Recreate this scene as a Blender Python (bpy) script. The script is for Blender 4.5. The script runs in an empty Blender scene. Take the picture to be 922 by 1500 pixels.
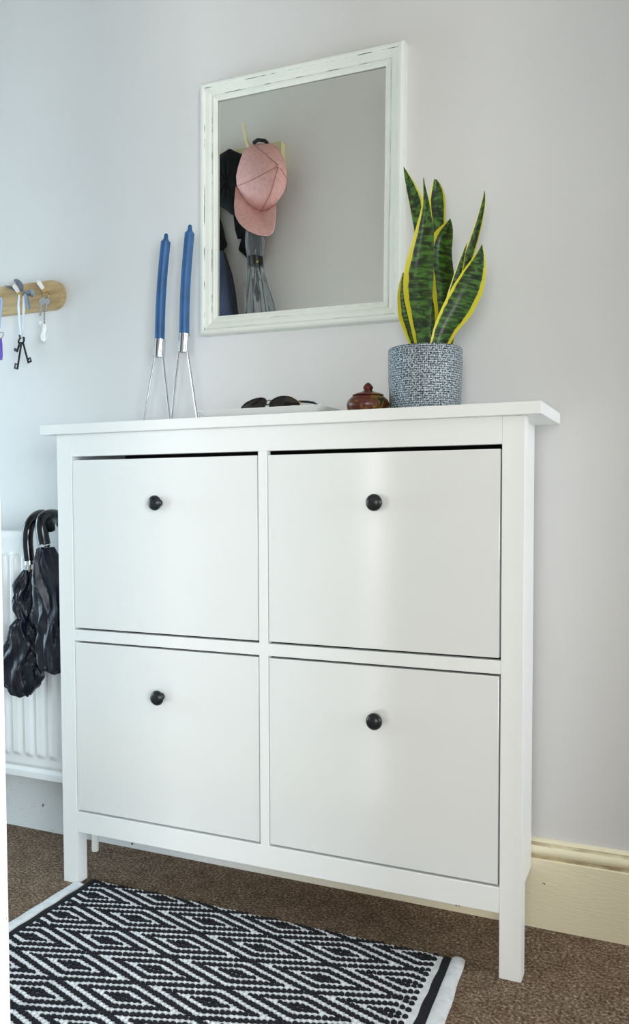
import bpy, bmesh, math, random
import numpy as np
from mathutils import Vector, Matrix, noise
random.seed(7); rng = np.random.default_rng(7)
PI = math.pi
S = bpy.context.scene; COL = S.collection

# ------------------------------------------------------------------ camera
CAM = np.array([1.2975, -1.6314, .8424]); YAW, PITCH, ROLL, F, PX, PY = .4036, -.0432, -.0023, 1214.43, 490.23, 787.56
fwd = np.array([-math.sin(YAW)*math.cos(PITCH), math.cos(YAW)*math.cos(PITCH), math.sin(PITCH)])
rgt = np.array([math.cos(YAW), math.sin(YAW), 0]); upv = np.cross(rgt, fwd)
R2 = math.cos(ROLL)*rgt + math.sin(ROLL)*upv; U2 = -math.sin(ROLL)*rgt + math.cos(ROLL)*upv
cam = bpy.data.cameras.new('camera'); cam_o = bpy.data.objects.new('camera', cam); COL.objects.link(cam_o)
cam.sensor_fit = 'VERTICAL'; cam.sensor_height = 36; cam.lens = F/1500*36
cam.shift_x = (461-PX)/1500; cam.shift_y = (PY-750)/1500; cam.clip_start = .02
m = Matrix.Identity(4)
for i in range(3):
    m[i][0], m[i][1], m[i][2], m[i][3] = R2[i], U2[i], -fwd[i], CAM[i]
cam_o.matrix_world = m; S.camera = cam_o
# a pixel of the 922x1500 photo gives a direction; the distance comes from the plane the thing is on
def ray(u, v): return fwd + (u-PX)/F*R2 - (v-PY)/F*U2
def aty(u, v, y): d = ray(u, v); return CAM + (y-CAM[1])/d[1]*d
def atz(u, v, z): d = ray(u, v); return CAM + (z-CAM[2])/d[2]*d
GLASS_Y = .008                                   # plane of the mirror glass
def mir(u, v, y):                                # point seen in the mirror, on a plane y behind us
    d = ray(u, v); p = CAM + (GLASS_Y-CAM[1])/d[1]*d; d2 = d*np.array([1, -1, 1]); return p + (y-p[1])/d2[1]*d2

# ------------------------------------------------------------------ light
W = bpy.data.worlds.new('sky'); S.world = W; W.use_nodes = True
W.node_tree.nodes['Background'].inputs[0].default_value = (.75, .87, 1, 1); W.node_tree.nodes['Background'].inputs[1].default_value = .6
def area(name, loc, rot, sx, sy, power, col):
    l = bpy.data.lights.new(name, 'AREA'); l.shape = 'RECTANGLE'; l.size = sx; l.size_y = sy; l.energy = power; l.color = col
    o = bpy.data.objects.new(name, l); COL.objects.link(o); o.location = loc; o.rotation_euler = rot; return o
area('room_window_light', (3.05, -2.55, 1.05), (0, PI/2, 0), 1.3, 2.3, 114, (.84, .94, 1))
area('room_back_fill_light', (1.95, -4.12, 1.0), (PI/2, 0, 0), 1.1, 1.1, 36, (1, .985, .955))  # added frontal fill through the doorway, no window known there
area('front_door_light', (-1.66, -.42, .95), (0, -PI/2, 0), 1.1, .55, 13, (.62, .83, 1))
area('hall_window_light', (2.93, -.42, 1.05), (0, PI/2, 0), 1.0, .6, 11.5, (.88, .93, 1))
S.view_settings.view_transform = 'Standard'; S.view_settings.look = 'None'
S.view_settings.gamma = 1; S.view_settings.use_curve_mapping = False
S.view_settings.exposure = .58
S.cycles.max_bounces = 10; S.cycles.diffuse_bounces = 6

# ------------------------------------------------------------------ materials
def lin(h):
    c = [int(h[i:i+2], 16)/255 for i in (0, 2, 4)]
    return tuple(x/12.92 if x <= .04045 else ((x+.055)/1.055)**2.4 for x in c) + (1,)
MATS = {}
def mat(name, col, rough=.5, metal=0, ior=1.45, noise_=None, bump=None, stretch=(1, 1, 1), **kw):
    """noise_=(scale, other colour, lo, hi); bump=(scale, strength)"""
    if name in MATS: return MATS[name]
    mt = bpy.data.materials.new(name); mt.use_nodes = True; nt = mt.node_tree; b = nt.nodes['Principled BSDF']
    col = lin(col) if isinstance(col, str) else col
    b.inputs['Base Color'].default_value = col; b.inputs['Roughness'].default_value = rough
    b.inputs['Metallic'].default_value = metal; b.inputs['IOR'].default_value = ior
    for k, v in kw.items(): b.inputs[k.replace('_', ' ')].default_value = v
    tc = nt.nodes.new('ShaderNodeTexCoord'); mp = nt.nodes.new('ShaderNodeMapping'); mp.inputs['Scale'].default_value = stretch
    nt.links.new(tc.outputs['Object'], mp.inputs['Vector'])
    if noise_:
        n = nt.nodes.new('ShaderNodeTexNoise'); n.inputs['Scale'].default_value = noise_[0]; n.inputs['Detail'].default_value = 5
        r = nt.nodes.new('ShaderNodeValToRGB'); r.color_ramp.elements[0].position = noise_[2]; r.color_ramp.elements[1].position = noise_[3]
        r.color_ramp.elements[0].color = col; r.color_ramp.elements[1].color = lin(noise_[1])
        nt.links.new(mp.outputs[0], n.inputs['Vector']); nt.links.new(n.outputs['Fac'], r.inputs[0]); nt.links.new(r.outputs[0], b.inputs['Base Color'])
    if bump:
        n = nt.nodes.new('ShaderNodeTexNoise'); n.inputs['Scale'].default_value = bump[0]; n.inputs['Detail'].default_value = 4
        bp = nt.nodes.new('ShaderNodeBump'); bp.inputs['Strength'].default_value = bump[1]; bp.inputs['Distance'].default_value = .004
        nt.links.new(mp.outputs[0], n.inputs['Vector']); nt.links.new(n.outputs['Fac'], bp.inputs['Height']); nt.links.new(bp.outputs[0], b.inputs['Normal'])
    MATS[name] = mt; return mt
def nodes(name, rough=.5, metal=0):
    mt = bpy.data.materials.new(name); mt.use_nodes = True; nt = mt.node_tree; b = nt.nodes['Principled BSDF']
    b.inputs['Roughness'].default_value = rough; b.inputs['Metallic'].default_value = metal
    def N(t, **kw):
        n = nt.nodes.new('ShaderNode'+t)
        for k, v in kw.items():
            if k.startswith('p_'): setattr(n, k[2:], v)
            else: n.inputs[k].default_value = v
        return n
    return mt, nt, b, N, nt.links.new
def ramp(N, stops, interp='LINEAR'):
    r = N('ValToRGB'); cr = r.color_ramp; cr.interpolation = interp
    while len(cr.elements) < len(stops): cr.elements.new(.5)
    for e, (p, c) in zip(cr.elements, stops): e.position = p; e.color = lin(c) if isinstance(c, str) else c
    return r

# ------------------------------------------------------------------ mesh helpers
class MB:
    def __init__(s): s.v = []; s.f = []; s.mi = []; s.uv = {}; s.mat = 0; s.boxy = True
    def add(s, vs, fs):
        s.boxy = False; o = len(s.v); s.v += [tuple(map(float, p)) for p in vs]; s.f += [tuple(i+o for i in f) for f in fs]; s.mi += [s.mat]*len(fs); return o
    def box(s, x0, x1, y0, y1, z0, z1, bev=0, seg=2):
        bm = bmesh.new(); bmesh.ops.create_cube(bm, size=1)
        for v in bm.verts: v.co = Vector(((x0+x1)/2+v.co.x*(x1-x0), (y0+y1)/2+v.co.y*(y1-y0), (z0+z1)/2+v.co.z*(z1-z0)))
        if bev: bmesh.ops.bevel(bm, geom=bm.edges[:], offset=bev, segments=seg, profile=.5, affect='EDGES')
        bm.verts.index_update(); k = s.boxy; s.add([v.co for v in bm.verts], [[v.index for v in f.verts] for f in bm.faces]); s.boxy = k; bm.free(); return s
    def grid(s, P, closed_u=False, closed_v=False, cap=False):
        """P[i][j] -> points"""
        n, k = len(P), len(P[0]); o = len(s.v); vs = [p for r in P for p in r]; fs = []
        for i in range(n if closed_u else n-1):
            for j in range(k if closed_v else k-1):
                a, b = i % n, (i+1) % n; c, d = j % k, (j+1) % k
                fs.append((a*k+c, a*k+d, b*k+d, b*k+c))
        if cap: fs += [tuple(range(k-1, -1, -1)), tuple((n-1)*k+j for j in range(k))]
        s.add(vs, fs); return o
    def tube(s, pts, r, seg=10, cap=True, flat=1.0):
        pts = [Vector(p) for p in pts]; n = len(pts); rs = r if hasattr(r, '__len__') else [r]*n
        rings = []; t = (pts[1]-pts[0]).normalized(); a = t.orthogonal().normalized()
        for i in range(n):
            t = ((pts[min(i+1, n-1)]-pts[i]).normalized() + (pts[i]-pts[max(i-1, 0)]).normalized())
            t = t.normalized() if t.length > 1e-9 else Vector((0, 0, 1))
            a = (a - t*a.dot(t)).normalized(); b = t.cross(a)
            rings.append([pts[i] + a*(math.cos(2*PI*k/seg)*rs[i]) + b*(math.sin(2*PI*k/seg)*rs[i]*flat) for k in range(seg)])
        s.grid(rings, closed_v=True, cap=cap); return s
    def lathe(s, prof, c, seg=40, axis='z'):
        """prof [(r, h)] about axis through c"""
        P = []
        for r, h in prof:
            row = []
            for k in range(seg):
                a = 2*PI*k/seg; q = (r*math.cos(a), r*math.sin(a))
                row.append((c[0]+q[0], c[1]+q[1], c[2]+h) if axis == 'z' else (c[0]+q[0], c[1]-h, c[2]+q[1]))
            P.append(row)
        s.grid(P, closed_v=True, cap=True); return s
    def prism(s, poly, y0, y1):
        """poly [(x,z)] extruded in y"""
        n = len(poly); vs = [(x, y0, z) for x, z in poly] + [(x, y1, z) for x, z in poly]
        s.add(vs, [tuple(range(n)), tuple(range(2*n-1, n-1, -1))] + [(i, i+n, (i+1) % n+n, (i+1) % n) for i in range(n)]); return s
    def ball(s, c, r, seg=10, rings=6, sc=(1, 1, 1)):
        P = [[(c[0]+r*sc[0]*math.sin(a)*math.cos(b), c[1]+r*sc[1]*math.sin(a)*math.sin(b), c[2]+r*sc[2]*math.cos(a)) for b in [2*PI*k/seg for k in range(seg)]]
             for a in [PI*(.02+.96*i/rings) for i in range(rings+1)]]
        s.grid(P, closed_v=True, cap=True); return s
    def build(s, name, mats, parent=None, smooth=35, normals=True):
        me = bpy.data.meshes.new(name); me.from_pydata(s.v, [], s.f)
        for mm in (mats if isinstance(mats, (list, tuple)) else [mats]): me.materials.append(mm)
        if any(s.mi): me.polygons.foreach_set('material_index', s.mi)
        if normals:
            bm = bmesh.new(); bm.from_mesh(me); bmesh.ops.recalc_face_normals(bm, faces=bm.faces); bm.to_mesh(me); bm.free()
        if s.boxy and smooth: smooth = 20          # bevelled boxes keep flat faces
        if smooth:
            me.polygons.foreach_set('use_smooth', [True]*len(me.polygons)); me.update()
            try: me.set_sharp_from_angle(angle=math.radians(smooth))
            except Exception: pass
        o = bpy.data.objects.new(name, me); COL.objects.link(o)
        if parent is not None:
            o.parent = parent; r = parent
            while r.parent is not None: r = r.parent
            if r.type == 'EMPTY': o.matrix_parent_inverse = Matrix.Translation(-Vector(r.location)) if parent is r else Matrix.Identity(4)
        return o
def tag(o, label, cat, group=None):
    o['label'] = label; o['category'] = cat
    if group: o['group'] = group
    return o
def thing(name, loc, label, cat, group=None):
    o = bpy.data.objects.new(name, None); COL.objects.link(o); o.location = loc; o.empty_display_size = .05
    return tag(o, label, cat, group)
def struct(o, label=None):
    o['kind'] = 'structure'
    if label: o['label'] = label
    return o
def lerp_rows(rows, n):
    """resample polyline rows [(a, b, ...)] by arc length of the first two"""
    a = np.array(rows, float); d = np.r_[0, np.cumsum(np.hypot(*np.diff(a[:, :2], axis=0).T))]
    t = np.linspace(0, d[-1], n); return np.stack([np.interp(t, d, a[:, i]) for i in range(a.shape[1])], 1)
def smooth_rows(rows, n):
    a = lerp_rows(rows, n)
    for _ in range(max(1, n//12)):
        b = a.copy(); b[1:-1] = .25*a[:-2]+.5*a[1:-1]+.25*a[2:]; a = b
    return a

# ------------------------------------------------------------------ the setting
YW, YO, YR = .02, -.85, -.97           # back wall, opposite wall (hall side, room side)
ZC = 2.95; HX0, HX1 = -1.7, 3.0        # hall ends
DX0, DX1, DZ = .5065, 1.30, 1.995       # doorway opening
wallm = mat('wall_paint', 'dcdcdb', .42, bump=(35, .12), noise_=(2.2, 'd8d8d8', .35, .7))
wallm2 = mat('wall_paint_opposite', 'ebe8e1', .6, bump=(40, .12))
white_gloss = mat('white_gloss_paint', 'f2f1ec', .22, bump=(60, .03))
ceilm = mat('ceiling_paint', 'c9c0b2', .8)
def carpet():
    mt, nt, b, N, L = nodes('brown_carpet', .95)
    tc = N('TexCoord'); n1 = N('TexNoise', Scale=170.0, Detail=5.0, Roughness=.75); n2 = N('TexNoise', Scale=26.0, Detail=5.0)
    r = ramp(N, [(.33, '332a25'), (.45, '72604f'), (.55, '94806e'), (.68, 'd8c6b4')]); r2 = ramp(N, [(.3, 'd6d0cc'), (.7, 'ffffff')])
    mx = N('MixRGB', Fac=1.0, p_blend_type='MULTIPLY')
    sp = N('TexVoronoi', Scale=75.0); rs = ramp(N, [(.035, (1, 1, 1, 1)), (.05, (0, 0, 0, 1))]); mx2 = N('MixRGB', Color2=lin('c9c2b6'))
    nm = N('TexNoise', Scale=9.0); rm = ramp(N, [(.56, (0, 0, 0, 1)), (.62, (1, 1, 1, 1))]); mu = N('Math', p_operation='MULTIPLY')
    bp = N('Bump', Strength=.9, Distance=.006); n3 = N('TexNoise', Scale=180.0, Detail=4.0)
    for q in (n1, n2, sp, nm, n3): L(tc.outputs['Object'], q.inputs['Vector'])
    L(n1.outputs[0], r.inputs[0]); L(n2.outputs[0], r2.inputs[0]); L(r.outputs[0], mx.inputs[1]); L(r2.outputs[0], mx.inputs[2])
    L(sp.outputs['Distance'], rs.inputs[0]); L(nm.outputs[0], rm.inputs[0]); L(rs.outputs[0], mu.inputs[0]); L(rm.outputs[0], mu.inputs[1])
    L(mu.outputs[0], mx2.inputs[0]); L(mx.outputs[0], mx2.inputs[1]); L(mx2.outputs[0], b.inputs['Base Color'])
    L(n3.outputs[0], bp.inputs['Height']); L(bp.outputs[0], b.inputs['Normal']); b.inputs['Specular IOR Level'].default_value = .1
    return mt
struct(MB().box(HX0-.1, HX1+.2, -4.3, YW+.1, -.05, 0).build('floor', carpet(), smooth=0), 'worn brown short pile carpet')
struct(MB().box(HX0-.1, HX1+.2, -4.3, YW+.1, ZC, ZC+.05).build('ceiling', ceilm, smooth=0))
struct(MB().box(HX0-.1, HX1+.2, YW, YW+.1, 0, ZC).build('wall_back', wallm, smooth=0), 'pale painted wall behind the cabinet')
# opposite wall with the doorway the picture is taken through
w = MB().box(HX0-.1, DX0-.02, YR, YO, 0, ZC).box(DX1+.02, HX1+.2, YR, YO, 0, ZC).box(DX0-.02, DX1+.02, YR, YO, DZ+.02, ZC)
struct(w.build('wall_front', wallm2, smooth=0), 'pale hall wall with the coat rail, seen in the mirror')
struct(MB().box(HX0-.1, HX0, YO, YW, 2.12, ZC).box(HX0-.1, HX0, YO, -.72, 0, 2.12).box(HX0-.1, HX0, -.1, YW, 0, 2.12).build('wall_left', wallm2, smooth=0))
struct(MB().box(HX1, HX1+.1, YO, YW, 0, .85).box(HX1, HX1+.1, YO, YW, 2.15, ZC).box(HX1, HX1+.1, YO, -.75, .85, 2.15).box(HX1, HX1+.1, -.09, YW, .85, 2.15).build('wall_right', wallm2, smooth=0))
roomm = mat('room_paint', '665c4e', .8)
struct(MB().box(-1.8, 1.35, -4.3, -4.2, 0, ZC).box(2.55, 3.2, -4.3, -4.2, 0, ZC).box(1.35, 2.55, -4.3, -4.2, 0, .4).box(1.35, 2.55, -4.3, -4.2, 1.6, ZC).build('wall_room_back', roomm, smooth=0))
struct(MB().box(1.35, 1.4, -4.27, -4.22, .4, 1.6).box(2.5, 2.55, -4.27, -4.22, .4, 1.6).box(1.93, 1.97, -4.27, -4.22, .4, 1.6).box(1.35, 2.55, -4.27, -4.22, .4, .45).box(1.35, 2.55, -4.27, -4.22, 1.55, 1.6).build('fill_window', white_gloss, smooth=0))  # unseen window frame, added to go with the frontal fill light
struct(MB().box(-1.0, -.9, -4.2, YR, 0, ZC).build('wall_room_left', roomm, smooth=0))
rw = MB().box(3.12, 3.22, -4.2, YR, 0, .35).box(3.12, 3.22, -4.2, YR, 1.75, ZC).box(3.12, 3.22, -4.2, -3.75, .35, 1.75).box(3.12, 3.22, -1.35, YR, .35, 1.75)
struct(rw.build('wall_room_right', roomm, smooth=0))
# windows and front door (real openings, outside this picture)
def window(name, x, y0, y1, z0, z1):
    f = MB()
    for a, b_ in ((y0, y0+.05), ((y0+y1)/2-.02, (y0+y1)/2+.02), (y1-.05, y1)): f.box(x+.02, x+.07, a, b_, z0, z1)
    f.box(x+.02, x+.07, y0, y1, z0, z0+.05).box(x+.02, x+.07, y0, y1, z1-.05, z1)
    struct(f.build(name, white_gloss, smooth=0))
window('window_1', 3.12, -3.75, -1.35, .35, 1.75)
window('window_2', HX1, -.75, -.09, .85, 2.15)
d = MB().box(HX0-.06, HX0-.02, -.72, -.1, 0, .7).box(HX0-.06, HX0-.02, -.72, -.66, .7, 2.12).box(HX0-.06, HX0-.02, -.16, -.1, .7, 2.12).box(HX0-.06, HX0-.02, -.72, -.1, 2.06, 2.12).box(HX0-.06, HX0-.02, -.43, -.39, .7, 2.06)
struct(d.build('door_1', white_gloss, smooth=0))
# door lining and architrave of the doorway, paint chipped along the edge
def chipped(name, base, wood, scale, lo, hi, stretch=(1, 1, 1)):
    mt, nt, b, N, L = nodes(name, .28); tc = N('TexCoord'); mp = N('Mapping', Scale=stretch); n = N('TexNoise', Scale=scale, Detail=6.0, Roughness=.6)
    r = ramp(N, [(lo, base), (hi, wood)]); L(tc.outputs['Object'], mp.inputs[0]); L(mp.outputs[0], n.inputs['Vector']); L(n.outputs[0], r.inputs[0]); L(r.outputs[0], b.inputs['Base Color'])
    bp = N('Bump', Strength=.3, Distance=.002, p_invert=True); L(n.outputs[0], bp.inputs['Height']); L(bp.outputs[0], b.inputs['Normal']); return mt
jambm = chipped('chipped_white_gloss', 'f4f3ee', '7a5a45', 9, .66, .68)
archm = chipped('architrave_paint', 'f1ede2', '8a6a52', 11, .655, .67)
struct(MB().box(DX0-.025, DX0, YR-.004, YO+.002, 0, DZ, .004).box(DX1, DX1+.025, YR-.004, YO+.002, 0, DZ, .004).box(DX0-.025, DX1+.025, YR-.004, YO+.002, DZ, DZ+.022, .003).build('trim_1', jambm))
AX0 = .428
a = MB()
for x0, x1 in ((AX0, DX0-.008), (DX1+.008, DX1+.112)): a.box(x0, x1, YO, YO+.018, 0, DZ+.008, .004)
a.box(AX0, DX1+.112, YO, YO+.018, DZ+.008, DZ+.117, .004)
struct(a.build('trim_2', archm), 'cream painted architrave of the doorway')

# skirting board with a moulded top
def skirt_mat():
    mt, nt, b, N, L = nodes('skirting_paint', .35); tc = N('TexCoord'); sx = N('SeparateXYZ'); L(tc.outputs['Object'], sx.inputs[0])
    n0 = N('TexNoise', Scale=3.0); ad = N('Math', p_operation='MULTIPLY_ADD'); ad.inputs[1].default_value = .25; L(n0.outputs[0], ad.inputs[0]); L(sx.outputs['X'], ad.inputs[2])
    r = ramp(N, [(.35, 'e6ebee'), (1.0, 'f1e9cb')]); L(ad.outputs[0], r.inputs[0])          # cool light at the left, warm at the right, put into the colour
    n = N('TexNoise', Scale=26.0, Detail=8.0, Roughness=.65); L(tc.outputs['Object'], n.inputs['Vector']); L(tc.outputs['Object'], n0.inputs['Vector'])
    rc = ramp(N, [(.675, (0, 0, 0, 1)), (.687, (1, 1, 1, 1))]); L(n.outputs[0], rc.inputs[0])
    mp = N('Mapping', Scale=(6, 1, 60)); n2 = N('TexNoise', Scale=5.0, Detail=6.0); L(tc.outputs['Object'], mp.inputs[0]); L(mp.outputs[0], n2.inputs['Vector'])
    rg = ramp(N, [(.64, (1, 1, 1, 1)), (.74, lin('d8c9a4'))]); L(n2.outputs[0], rg.inputs[0])
    mg = N('MixRGB', Fac=1.0, p_blend_type='MULTIPLY'); L(r.outputs[0], mg.inputs[1]); L(rg.outputs[0], mg.inputs[2])
    mx = N('MixRGB', Color2=lin('3d2b1d')); L(rc.outputs[0], mx.inputs[0]); L(mg.outputs[0], mx.inputs[1]); L(mx.outputs[0], b.inputs['Base Color'])
    bp = N('Bump', Strength=.25, Distance=.003); L(n2.outputs[0], bp.inputs['Height']); L(bp.outputs[0], b.inputs['Normal']); return mt
prof = [(.02, 0), (.001, 0), (.001, .137), (.004, .1385), (.0105, .140), (.0105, .143)] + \
       [(.0095-.0085*math.sin(t), .1545-.0105*math.cos(t)) for t in np.linspace(.1, PI-.5, 9)] + [(.011, .1655), (.011, .169), (.0145, .173), (.02, .174)]
sk = MB()
for i in range(len(prof)-1):
    sk.mat = 1 if i in (3, 4, len(prof)-5, len(prof)-4) else 0
    sk.grid([[(x, y, z) for (y, z) in prof[i:i+2]] for x in np.linspace(HX0, HX1, 12)])
struct(sk.build('baseboard_back', [skirt_mat(), chipped('skirting_grime', 'e2d8b8', '8a714c', 34, .40, .78, (.5, 1, 1))], smooth=0), 'cream skirting board with chipped moulded top')
struct(MB().box(HX0, AX0, YO, YO+.018, 0, .15, .004).build('baseboard_front', mat('skirting_plain', 'e4d9b4', .35)))

# ------------------------------------------------------------------ shoe cabinet
cabm = mat('cabinet_white', 'f2f4f3', .33, ior=1.5, bump=(90, .012))
doorm = mat('cabinet_door_white', 'f0f2f1', .17, ior=2.1, bump=(70, .008))
darkm = mat('cabinet_inside', '2a2a2a', .9)
Wc, H, tb, sx, pw, pd = 1.07, 1.01, .0212, .0296, .0392, .032
yf, yp = -.22, -.2022; zt, zm1, zm2, zb, zr, mx0, mw = .9412, .5655, .5416, .1171, .163, .5257, .0194
cab = thing('shoe_cabinet', (Wc/2, -.11, 0), 'white shoe cabinet with four flap doors and black knobs', 'cabinet')
MB().box(0, Wc, yf, 0, H-tb, H, .0012).build('top_board', cabm, cab)
for xa in (sx, Wc-sx-pw):
    MB().box(xa, xa+pw, yp, yp+pd, 0, H-tb, .0012).build('leg', cabm, cab)
for xa, xb in ((sx+.018, sx+.034), (Wc-sx-.034, Wc-sx-.018)):
    bm_ = MB(); z0 = .122
    bm_.add([(x, y, z) for x in (xa, xb) for (y, z) in ((yp+pd, z0-.005), (-.002, z0), (-.002, H-tb), (yp+pd, H-tb))], [(0, 1, 2, 3), (7, 6, 5, 4), (0, 4, 5, 1), (1, 5, 6, 2), (2, 6, 7, 3), (3, 7, 4, 0)])
    bm_.build('side_panel', cabm, cab, smooth=0)
x0, x1 = sx+pw, Wc-sx-pw
MB().box(x0, x1, yp, yp+.018, zt, H-tb, .0006).build('top_rail', cabm, cab)
MB().box(x0, x1, yp, yp+.018, zb, zr, .0012).build('bottom_rail', cabm, cab)
MB().box(mx0, mx0+mw, yp, yp+.016, zr, zt, .0008).build('centre_post', cabm, cab)
for xa, xb in ((x0, mx0), (mx0+mw, x1)): MB().box(xa, xb, yp+.0004, yp+.016, zm2, zm1, .0008).build('middle_rail', cabm, cab)
MB().box(sx+.034, Wc-sx-.034, -.008, -.003, zb, H-tb).build('back_panel', darkm, cab, smooth=0)
MB().box(sx+.034, Wc-sx-.034, yp+.03, -.012, zb+.01, zb+.02).build('bottom_panel', cabm, cab, smooth=0)
knobm = mat('black_knob', '17191b', .32, noise_=(30, '202326', .3, .7))
for xa, xb in ((x0, mx0), (mx0+mw, x1)):
    for za, zc, kz in ((zm1, zt, .841), (zr, zm2, .439)):
        g = .0022 if xa == x0 else .0014
        dr = MB().box(xa+.0016, xb-.0030, yp+.0012, yp+.017, za+.0042, zc-.0080 if zc == zt else zc-.0042, .0012).build('door', doorm, cab)
        kx = (.295 if xa == x0 else .772)
        k = MB().lathe([(.0001, -.001), (.0075, -.001), (.0072, .004), (.0055, .007), (.0055, .011), (.0088, .013), (.0142, .0145), (.0156, .0165), (.0155, .0185), (.0138, .0215), (.0105, .0240), (.006, .0257), (.0001, .0263)], (kx, yp+.001, kz), 36, 'y')
        k.build('knob', knobm, dr, smooth=50)

# ------------------------------------------------------------------ radiator
radm = mat('radiator_white', 'eceff0', .3)
RX0, RX1, RZ0, RZ1, RY = -1.05, -.045, .176, .772, -.098
rad = thing('radiator', (-.5, -.05, 0), 'white ribbed panel radiator on the wall beside the shoe cabinet', 'radiator')
# front panel as one pressed sheet with rounded flutes
fl = []; pitch = .0366
nx = int((RX1-RX0)/.0024); nz = 140
zs = np.linspace(RZ0, RZ1, nz)
P = []
for i in range(nx+1):
    x = RX0 + (RX1-RX0)*i/nx; row = []
    u = ((x-RX1-.012) % pitch)/pitch; inside = RX0+.03 < x < RX1-.02
    for z in zs:
        dep = 0
        if inside:
            e = min(1, max(0, min(z-(RZ0+.055), (RZ1-.052)-z)/.012)); e = math.sqrt(1-(1-e)**2)
            s_ = abs(u-.5)/.5; dep = .009*e*(1 if s_ < .40 else max(0, 1-(s_-.40)/.28))
        if RZ0+.021 < z < RZ0+.028: dep = -.005
        if z > RZ1-.012: dep = -.005*min(1, (z-RZ1+.012)/.012)
        row.append((x, RY-dep, z))
    P.append(row)
MB_ = MB(); MB_.grid(P); MB_.build('front_panel', radm, rad, smooth=60)
MB().box(RX0, RX1, RY+.010, RY+.016, RZ0, RZ1-.004, .002).box(RX0, RX1, -.03, -.015, RZ0, RZ1-.004, .003).build('back_panel', radm, rad)
MB().box(RX0, RX1, RY+.004, -.014, RZ1-.006, RZ1+.002, .002).build('top_grille', radm, rad)
for xa in (RX0, RX1-.003): MB().box(xa, xa+.003, RY+.004, -.014, RZ0+.01, RZ1-.006).build('end_panel', radm, rad, smooth=0)
MB().tube([(-.012, -.045, 0), (-.012, -.045, .19)], .0085, 12).tube([(-.06, -.045, .205), (-.012, -.045, .205)], .011, 12).lathe([(.001, 0), (.014, 0), (.015, .012), (.015, .05), (.012, .056), (.001, .057)], (-.012, -.045, .185), 16).build('pipe', white_gloss, rad)

# ------------------------------------------------------------------ wall mirror
framem = mat('frame_mint_white', 'e5e9e2', .38, noise_=(14, 'dde4dc', .4, .7), bump=(60, .05))
wearm = chipped('frame_wear', 'dfe6dc', '3c4442', 17, .50, .58)
silver = mat('mirror_silver', (.93, .925, .90, 1), .0, 1)
MX0, MX1, MZ0, MZ1 = .2715, .7505, 1.2180, 1.7745
mirror = thing('wall_mirror', ((MX0+MX1)/2, YW, MZ0), 'rectangular wall mirror in a distressed mint white frame', 'mirror')
mirror.rotation_euler.y = .012            # hangs a touch crooked
fp = [(0, 0), (0, .011), (.0015, .0155), (.005, .0185), (.009, .0185), (.0118, .0165), (.0126, .0150), (.0138, .0142), (.022, .0125), (.0275, .0095), (.0282, .0086), (.0290, .0092), (.0305, .0108), (.0340, .0104), (.0352, .0088), (.0405, .0072), (.0410, .0066), (.0410, .0058), (.034, .0056)]
fp = [(w_, d_+.009 if i else d_) for i, (w_, d_) in enumerate(fp)]; WEAR = {5: 1, 9: 1}
cs = [(MX0, MZ0, 1, 1), (MX1, MZ0, -1, 1), (MX1, MZ1, -1, -1), (MX0, MZ1, 1, -1)]
for k in range(4):
    A, B = cs[k], cs[(k+1) % 4]; fr = MB()
    for i in range(len(fp)-1):
        fr.mat = WEAR.get(i, 0)
        pts = [(A[0]+A[2]*w_, YW-d_, A[1]+A[3]*w_) for w_, d_ in fp[i:i+2]] + [(B[0]+B[2]*w_, YW-d_, B[1]+B[3]*w_) for w_, d_ in fp[i:i+2][::-1]]
        fr.add(pts, [(0, 1, 2, 3)])
    fr.build('frame_rail', [framem, wearm], mirror, smooth=0)
MB().box(MX0+.034, MX1-.034, GLASS_Y+.0, GLASS_Y+.004, MZ0+.034, MZ1-.034).build('mirror_glass', silver, mirror, smooth=0)
MB().box(MX0+.02, MX1-.02, GLASS_Y+.0045, YW, MZ0+.02, MZ1-.02).build('backing_board', mat('hardboard', '6b5846', .9), mirror, smooth=0)

# ------------------------------------------------------------------ plant in its pot
def pot_mat():
    mt, nt, b, N, L = nodes('silver_woven_glaze', .22, .55); tc = N('TexCoord'); mp = N('Mapping', Scale=(1, 1, 1.5)); L(tc.outputs['UV'], mp.inputs[0])
    mp.inputs['Scale'].default_value = (1, 1, 1)
    n = N('TexNoise', Scale=130.0, Detail=2.0, Roughness=.6); wv = N('TexWave', Scale=34.0, Distortion=3.5, Detail=2.0, p_bands_direction='Y'); wv.inputs['Detail Scale'].default_value = 6
    wx = N('TexWave', Scale=40.0, Distortion=4.0, Detail=2.0, p_bands_direction='X'); wx.inputs['Detail Scale'].default_value = 5
    for q in (n, wv, wx): L(mp.outputs[0], q.inputs['Vector'])
    m1 = N('Math', p_operation='MULTIPLY_ADD'); m1.inputs[1].default_value = .17; L(wv.outputs['Fac'], m1.inputs[0])
    m0 = N('Math', p_operation='MULTIPLY_ADD'); m0.inputs[1].default_value = .12; L(wx.outputs['Fac'], m0.inputs[0]); L(n.outputs[0], m0.inputs[2]); L(m0.outputs[0], m1.inputs[2])
    r = ramp(N, [(.50, '2f3a42'), (.64, '76838c'), (.78, 'c6ced2')]); L(m1.outputs[0], r.inputs[0]); L(r.outputs[0], b.inputs['Base Color'])
    bp = N('Bump', Strength=.8, Distance=.0025); L(m1.outputs[0], bp.inputs['Height']); L(bp.outputs[0], b.inputs['Normal']); return mt
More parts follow.
